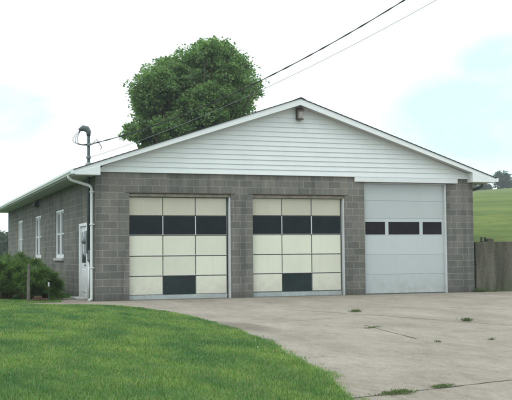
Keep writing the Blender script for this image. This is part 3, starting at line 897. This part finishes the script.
def make_tree(name, loc, height, lobes, label, cat, leafmat, leaf, nclust, per, seed, group=None, trunk_r=0.3, clust_r=0.42):
    """lobes: (dx, dy, dz, r) in metres about the trunk foot"""
    rr = random.Random(seed); g = np.random.default_rng(seed)
    t = thing(name, loc, label, cat, group); loc = Vector(loc)
    mb = MB(); ends = []
    h1 = height * 0.38
    mb.tube([loc + Vector((0, 0, -0.3)), loc + Vector((0.02, 0, h1 * 0.3)), loc + Vector((0.06, 0.05, h1 * 0.7)), loc + Vector((0, 0.1, h1))],
            [trunk_r * 1.35, trunk_r, trunk_r * 0.9, trunk_r * 0.8], 12)
    for (dx, dy, dz, r) in lobes:
        tip = loc + Vector((dx, dy, dz)); st = loc + Vector((0, 0.1, h1 * rr.uniform(0.7, 1.0)))
        d = tip - st
        mid = st + d * 0.5 + Vector((rr.uniform(-.3, .3), rr.uniform(-.3, .3), rr.uniform(0, .35))) * height / 14
        mb.tube([st, mid, tip], [trunk_r * 0.42, trunk_r * 0.26, trunk_r * 0.07], 7)
        for _ in range(4):
            a = g.normal(size=3); a /= np.linalg.norm(a); e = tip + Vector(a) * r * 0.8
            mb.tube([mid.lerp(tip, rr.uniform(.3, .95)), e], [trunk_r * 0.1, trunk_r * 0.025], 5)
    mb.build('trunk', M['bark'], t, smooth=True)
    P, A, N = [], [], []
    tot = sum(l[3] ** 2 for l in lobes)
    for (dx, dy, dz, r) in lobes:
        nc = max(6, int(nclust * r * r / tot)); c = np.array(loc) + np.array([dx, dy, dz])
        d = g.normal(size=(nc, 3)); d /= np.linalg.norm(d, axis=1, keepdims=True)
        rad = r * g.uniform(0.35, 1.0, nc) ** 0.5 * (1 + 0.26 * g.normal(size=nc))
        cc = c + d * rad[:, None] * np.array([1, 1, 0.85])
        for k in range(nc):
            n = int(per * g.uniform(0.5, 1.5)); cr = clust_r * g.uniform(0.6, 1.3)
            q = g.normal(size=(n, 3)); q /= np.linalg.norm(q, axis=1, keepdims=True)
            pos = cc[k] + q * (cr * g.uniform(0, 1, n) ** 0.6)[:, None] * np.array([1, 1, 0.6])
            ax = q * 0.6 + d[k] * 0.7 + g.normal(size=(n, 3)) * 0.5 + np.array([0, 0, -0.35])
            nr = d[k] * 0.5 + np.array([0, 0, 1.0]) + g.normal(size=(n, 3)) * 0.55
            P.append(pos); A.append(ax); N.append(nr)
    P, A, N = np.concatenate(P), np.concatenate(A), np.concatenate(N)
    s = leaf * g.uniform(0.6, 1.3, len(P))
    v, f = leaves(P, A, N, s, s * 0.85, 0.12)
    np_mesh('crown', v, f, leafmat, t)
    return t


# the maple behind the roof: lobes given as right/up offsets seen from the drive, with their own depths
TD = 55.0
TB = CAM + fw * TD + rt * TD * (196 - 256) / F; TB[2] = -0.09
sil = [(138, 92, 8), (144, 84, 8), (155, 71, 8), (163, 65, 8), (152, 80, 10), (158, 88, 12), (146, 92, 10), (166, 82, 12), (145, 103, 9), (152, 98, 12), (156, 76, 9), (168, 68, 9), (180, 61, 9), (191, 54, 9), (204, 50, 9), (216, 50, 9), (229, 54, 9), (239, 61, 9), (243, 71, 10), (250, 80, 9),
       (254, 90, 8), (248, 101, 9), (141, 97, 9), (149, 108, 10), (152, 119, 9), (133, 131, 7), (143, 131, 9), (154, 131, 10), (166, 126, 11), (178, 120, 12), (192, 116, 12), (206, 112, 12),
       (220, 108, 12), (234, 104, 11), (160, 92, 12), (174, 84, 12), (188, 76, 12), (202, 68, 12), (216, 68, 12), (230, 72, 12), (238, 86, 12), (224, 90, 13), (208, 88, 13), (192, 94, 13),
       (176, 102, 13), (162, 110, 11), (198, 130, 11), (182, 134, 11), (214, 124, 11), (150, 88, 10), (160, 80, 11), (147, 97, 10), (156, 103, 11), (145, 108, 8), (166, 74, 11), (172, 67, 9), (157, 118, 10), (198, 58, 10), (222, 60, 10), (214, 47, 8), (206, 50, 8), (223, 49, 8), (128, 132, 6), (141, 140, 8), (151, 142, 9), (146, 120, 9), (139, 122, 8)]
lobes = []
rh = np.array([cy, -sy, 0.0]); fh = np.array([sy, cy, 0.0])
gg = np.random.default_rng(3)
for (u, v, r) in sil:
    rx = (u - 196) * TD / F; zz_ = CAM[2] + (255.5 - v + 1.5) * TD / F
    span = math.sqrt(max(0.3, 1 - (rx / 4.6) ** 2)) * 3.4
    dep = gg.uniform(-1, 1) * span
    q = 1 + dep / TD; b0 = (196 - 256) * TD / F
    k = rh * ((rx + b0) * q - b0) + fh * dep
    lobes.append((k[0], k[1], CAM[2] + (zz_ - CAM[2]) * q + 0.09, (r + 0.3) * TD / F))
for _ in range(34):                                   # inner and far-side mass
    a, b = gg.uniform(0, 2 * math.pi), gg.uniform(0, 2.6)
    lobes.append((b * math.cos(a) + 0.3, b * math.sin(a), gg.uniform(6.4, 10.6), gg.uniform(0.7, 1.1)))
make_tree('maple_tree', tuple(TB), 12.5, lobes, 'large dark green maple rising behind the garage roof, left of its peak', 'tree', M['maple'], 0.14, 4000, 42, 11, None, 0.34, 0.4)


def small_tree(name, u, dist, z0, h, r, label, seed, group, leafm='far_leaf'):
    d = view_dir(u, 257); d = d / np.linalg.norm(d[:2]); p = CAM + d * dist
    z = z0 if z0 is not None else float(hill_z(np.array(p[0]), np.array(p[1]))) - 0.05
    g = np.random.default_rng(seed); lb = [(0, 0, h * 0.55, r * 0.8), (0, 0, h * 0.25, r * 0.7)]
    for k in range(9):
        a = g.uniform(0, 2 * math.pi); q = g.uniform(0.3, 0.75) * r
        lb.append((q * math.cos(a), q * math.sin(a), h * g.uniform(0.12, 0.8), r * g.uniform(0.4, 0.6)))
    return make_tree(name, (p[0], p[1], z), h, lb, label, 'tree', M[leafm], r * 0.15, 420, 18, seed, group, r * 0.1, r * 0.2)


small_tree('hilltop_tree', 503.5, 296, None, 5.2, 2.7, 'round dark tree alone on the crest of the grassy hill at the right', 21, None)
for k, (u, h, r) in enumerate(((478, 1.6, 1.3), (484, 2.0, 1.6), (490, 1.5, 1.2), (511, 2.2, 2.0))):
    small_tree('hilltop_bush', u, 300 + 4 * k, None, h, r, ('small bush on the hill crest, close beside the garage corner', 'bush on the hill crest under the middle of the eave return',
               'low bush on the hill crest between the eave end and the round tree', 'bush on the hill crest at the right edge, right of the round tree')[k], 30 + k, 'bushes along the hill crest')
for k, (u, D, h, r) in enumerate(((5, 150, 5.2, 2.2), (0.5, 158, 4.2, 2.6), (-5, 165, 5.0, 3.0))):
    small_tree('distant_tree', u, D, -0.09, h, r, ('pale distant tree just left of the far end of the garage, nearest its wall', 'low distant tree at the left edge beyond the shrubs',
               'distant tree mostly beyond the left edge, past the shrubs')[k], 40 + k, 'distant trees at the left')


def make_shrub(loc, h, r, nstem, nleaf, label, seed, ll=0.14, lw=0.015):
    h *= 0.84
    """many arching stems from one foot carrying narrow leaves"""
    g = np.random.default_rng(seed); t = thing('shrub', loc, label, 'shrub', 'shrubs along the side wall'); L0 = np.array(loc)
    mb = MB(); P, A, N = [], [], []
    for k in range(nstem):
        a = g.uniform(0, 2 * math.pi); sp = g.uniform(0.1, 1.0) ** 0.7 * r; hh = h * g.uniform(0.5, 1.22) * (1.05 - 0.35 * (sp / r) ** 2)
        foot = L0 + np.array([math.cos(a), math.sin(a), 0]) * sp * 0.35
        end = L0 + np.array([math.cos(a) * sp, math.sin(a) * sp, hh])
        ctl = foot + np.array([math.cos(a) * sp * 0.15, math.sin(a) * sp * 0.15, hh * 0.8])
        drop = end + np.array([math.cos(a) * 0.16, math.sin(a) * 0.16, -0.10 * g.uniform(-0.6, 2)])
        ts = np.linspace(0, 1, 9)[:, None]
        c = foot * (1 - ts) ** 3 + ctl * 3 * ts * (1 - ts) ** 2 + end * 3 * ts ** 2 * (1 - ts) + drop * ts ** 3
        mb.tube([tuple(x) for x in c], list(np.linspace(0.011, 0.003, 9)), 5, False)
        n = int(nleaf * 2.2 / nstem)
        tt = g.uniform(0.2, 1, n) ** 0.7
        idx = tt * 8; i0 = np.minimum(idx.astype(int), 7); fr_ = (idx - i0)[:, None]
        pos = c[i0] * (1 - fr_) + c[i0 + 1] * fr_
        tan = c[i0 + 1] - c[i0]; tan /= np.linalg.norm(tan, axis=1, keepdims=True)
        o = g.normal(size=(n, 3)); o /= np.linalg.norm(o, axis=1, keepdims=True)
        P.append(pos + o * 0.03); A.append(tan * 0.95 + o * 0.7 + np.array([0, 0, 0.1])); N.append(np.array([0, 0, 1.0]) + g.normal(size=(n, 3)) * 0.5)
    mb.build('stems', M['stem'], t, smooth=True)
    P, A, N = np.concatenate(P), np.concatenate(A), np.concatenate(N)
    s = ll * (g.uniform(0.5, 1.4, len(P)) + (g.uniform(0, 1, len(P)) > 0.9) * 0.9); v, f = leaves(P, A, N, s, lw * g.uniform(0.7, 1.3, len(P)), 0.2)
    np_mesh('foliage', v, f, M['shrub'], t)
    return t


make_shrub((-1.2, 1.75, 0.0), 0.74, 0.48, 40, 6000, 'lower loose shrub with bare reddish stems, nearest the white side door', 51)
make_shrub((-1.55, 1.55, 0.02), 0.95, 0.62, 46, 6500, 'arching shrub just behind the grey wooden post by the side wall', 52)
make_shrub((-1.35, 3.7, 0.0), 1.16, 0.75, 55, 7500, 'shrub under the nearest side window, behind the front two shrubs', 53)
make_shrub((-2.25, 2.3, 0.03), 1.08, 0.75, 60, 8000, 'dense green shrub left of the grey wooden post', 54)
make_shrub((-2.95, 2.6, 0.03), 1.12, 0.75, 60, 7000, 'dense shrub at the left edge of the picture, in front of the rest', 55)
make_shrub((-1.75, 5.6, 0.02), 1.26, 0.85, 55, 7000, 'tall shrub below the middle side window', 56)
make_shrub((-1.5, 8.6, 0.0), 1.3, 0.9, 50, 6000, 'shrub between the middle and the far side window', 57)
make_shrub((-2.0, 11.6, 0.0), 1.35, 1.0, 50, 6000, 'shrub at the far end of the row, below the far side window', 58)

# old post, brick edging and white marker among the shrubs
po = thing('wooden_post', (-1.77, 0.25, 0), 'weathered grey wooden post standing in front of the shrubs', 'post')
mb = MB(); mb.tube([(-1.77, 0.25, -0.2), (-1.775, 0.25, 0.5), (-1.765, 0.255, 1.0)], [0.048, 0.043, 0.038], 9); mb.build('shaft', M['post'], po)
mb = MB(); mb.tube([(-1.765, 0.255, 1.0), (-1.763, 0.255, 1.03)], [0.038, 0.022], 9); mb.build('weathered_tip', M['post'], po)
bk = thing('brick_stack', (-1.5, 0.6, 0), 'low stack of reddish bricks at the foot of the shrubs, right of the wooden post', 'brick stack')
for k in range(2):
    for q in range(2 if k < 1 else 1):
        x = -1.62 + q * 0.215 + (0.05 if k % 2 else 0)
        MB().box(x, x + 0.2, 0.55, 0.65, 0.03 + k * 0.068, 0.092 + k * 0.068).build('brick', M['clay'], bk, bevel=0.004)
pm = thing('plant_marker', (-1.13, 1.0, 0), 'thin stake with a small white plastic tag at the right end of the shrubs', 'plant marker')
MB().tube([(-1.13, 1.0, -0.05), (-1.13, 1.0, 0.5)], 0.012, 6).build('stake', M['post'], pm)
MB().box(-1.153, -1.107, 0.975, 0.988, 0.38, 0.52).build('tag', M['pvc'], pm, bevel=0.004)


# weeds in the joints
def weed(x, y, sx, sy_, h, n, label, seed, ang=0.0, parent_z=0.0):
    g = np.random.default_rng(seed)
    a = g.normal(size=(n, 2)) * np.array([sx, sy_]) * 0.45
    ca, sa = math.cos(ang), math.sin(ang)
    P = np.stack([x + a[:, 0] * ca - a[:, 1] * sa, y + a[:, 0] * sa + a[:, 1] * ca, np.full(n, parent_z + 0.002)], 1)
    A = g.normal(size=(n, 3)) * np.array([0.7, 0.7, 0.2]) + np.array([0, 0, 0.75])
    s = h * g.uniform(0.5, 1.4, n); v, f = leaves(P, A, rand_dirs(n), s, np.maximum(0.008, s * 0.16), 0.2)
    o = np_mesh('weed_tuft', v, f, M['weed'], None, (x, y, parent_z))
    return tag(o, label, 'weed', 'weeds in the driveway')


weed(-0.98, -19.24, 0.2, 0.09, 0.035, 520, 'broad flat weed patch in the driveway joint nearest the camera', 61, 0.3)
weed(-0.42, -19.03, 0.13, 0.07, 0.028, 260, 'smaller flat weed patch at the near joint, right of the broad one', 62, 0.3)
weed(4.0, -8.0, 0.13, 0.12, 0.07, 150, 'weed tuft in the driveway in front of the white third door, farther back', 63)
weed(4.5, -11.55, 0.09, 0.1, 0.07, 150, 'upright weed tuft in the driveway at the right, in front of the retaining wall side', 64)
weed(2.3, -12.2, 0.24, 0.06, 0.022, 240, 'low thin weed streak in the middle of the driveway', 65, 0.6)
weed(1.9, -15.0, 0.06, 0.05, 0.03, 60, 'tiny dark weed in the driveway, right of centre', 66)
weed(2.75, -15.0, 0.055, 0.05, 0.03, 60, 'tiny weed in the driveway close to the right edge of the picture', 67)
weed(12.1, -0.12, 0.16, 0.10, 0.14, 200, 'dark weed clump in the corner where garage meets retaining wall', 68)
weed(12.6, -0.10, 0.45, 0.06, 0.07, 200, 'thin row of weeds along the foot of the retaining wall', 69)

# ------------------------------------------------------------------ grass blades over the lawn
def scatter(n, x0, x1, y0, y1):
    x = rng.uniform(x0, x1, n); y = rng.uniform(y0, y1, n)
    k = inside(LAWN, x, y); return x[k], y[k]


xs, ys = [], []
for (n, a) in ((150000, (-5.6, -0.7, -20.2, -15.5)), (130000, (-5.5, 0.5, -15.5, -10)), (90000, (-5.0, 0.6, -10, -5)), (70000, (-5, 0.5, -5, 1.6)),
               (60000, (-14, -5, -21, 3)), (30000, (-8, -1.4, -27, -20.2))):
    x, y = scatter(n, *a); xs.append(x); ys.append(y)
# a ragged fringe hanging over the slab edge
fi = rng.integers(0, len(EA) - 1, 26000); fj = rng.uniform(0, 1, 26000)
fx = EA[fi, 0] * (1 - fj) + EA[fi + 1, 0] * fj; fy = EA[fi, 1] * (1 - fj) + EA[fi + 1, 1] * fj
rag = 0.07 * np.sin(fy * 3.1) + 0.06 * np.sin(fy * 7.7 + 1) + 0.04 * np.sin(fy * 17)
fx = fx + rag * 0.55 + rng.normal(size=len(fx)) * 0.05
k = (fy > -27) & (fy < -1.0); xs.append(fx[k]); ys.append(fy[k])
x, y = np.concatenate(xs), np.concatenate(ys)
d = edge_dist(x, y); ins = inside(LAWN, x, y)
z = np.where(ins, lawn_z(x, y, d), 0.001)
z = np.maximum(z, np.where(ins & (d > 0.25), z, 0.0)) - 0.004
n = len(x); dist = np.hypot(x - CAM[0], y - CAM[1])
clump = 0.5 + 0.5 * np.sin(x * 3.1 + 1.3 * np.sin(y * 2.2)) * np.sin(y * 2.7 + 1.1 * np.sin(x * 1.9))
h = 0.82 * (0.03 + 0.03 * rng.uniform(0, 1, n) ** 2 + 0.03 * clump * clump) * np.where(ins, 1.0, 0.7)
wd = np.clip(0.0032 * dist / 9, 0.0032, 0.009) * rng.uniform(0.8, 1.4, n)
az = rng.uniform(0, 2 * math.pi, n); lean = rng.uniform(0.15, 0.85, n)
dirx, diry = np.cos(az), np.sin(az)
p = np.stack([x, y, z], 1)
side = np.stack([-diry, dirx, np.zeros(n)], 1) * wd[:, None] * 0.5
mid = p + np.stack([dirx * h * lean * 0.35, diry * h * lean * 0.35, h * 0.62], 1)
tip = p + np.stack([dirx * h * lean, diry * h * lean, h * (1.02 - 0.25 * lean)], 1)
V = np.empty((n, 5, 3)); V[:, 0] = p - side; V[:, 1] = p + side; V[:, 2] = mid + side * 0.8; V[:, 3] = mid - side * 0.8; V[:, 4] = tip
b = np.arange(n)[:, None] * 5
T = np.concatenate([b + [0, 1, 2], b + [0, 2, 3], b + [3, 2, 4]], 1).reshape(-1, 3)
gr = np_mesh('grass', V.reshape(-1, 3), T, M['grass'])
tag(gr, 'short green mown grass of the lawn left of the driveway', 'grass', kind='stuff')

# clover heads here and there, thickest along the slab edge
mb = MB(); r = random.Random(4)
for k in range(36):
    i = r.randrange(len(EA)); cx, cyy = EA[i]
    o = abs(r.gauss(0, 0.35)) + 0.03; xx, yy = cx - o, cyy + r.uniform(-.1, .1)
    if not -22 < yy < -4: continue
    zc = 0.05 + 0.05 * min(o, 1)
    s = r.uniform(0.006, 0.011)
    mb.tube([(xx, yy, zc), (xx, yy, zc + s), (xx, yy, zc + 2 * s)], [s * 0.6, s, s * 0.4], 5)
tag(mb.build('clover', M['clover']), 'small pale clover heads dotted along the lawn edge', 'clover', kind='stuff')

# ------------------------------------------------------------------ summer haze in the air
mb = MB(); mb.box(-700, 700, -400, 760, -1.1, 42)
hz = mb.build('haze', None or bpy.data.materials.new('haze_air'))
hm = hz.data.materials[0]; hm.use_nodes = True; hn, hl = hm.node_tree.nodes, hm.node_tree.links
hn.clear(); ho = hn.new('ShaderNodeOutputMaterial'); hv = hn.new('ShaderNodeVolumePrincipled')
hv.inputs['Color'].default_value = (0.93, 0.98, 1.0, 1); hv.inputs['Density'].default_value = 0.00055; hv.inputs['Anisotropy'].default_value = 0.2
hl.new(hv.outputs['Volume'], ho.inputs['Volume'])
tag(hz, 'thin summer haze over the whole place', 'haze', kind='stuff')
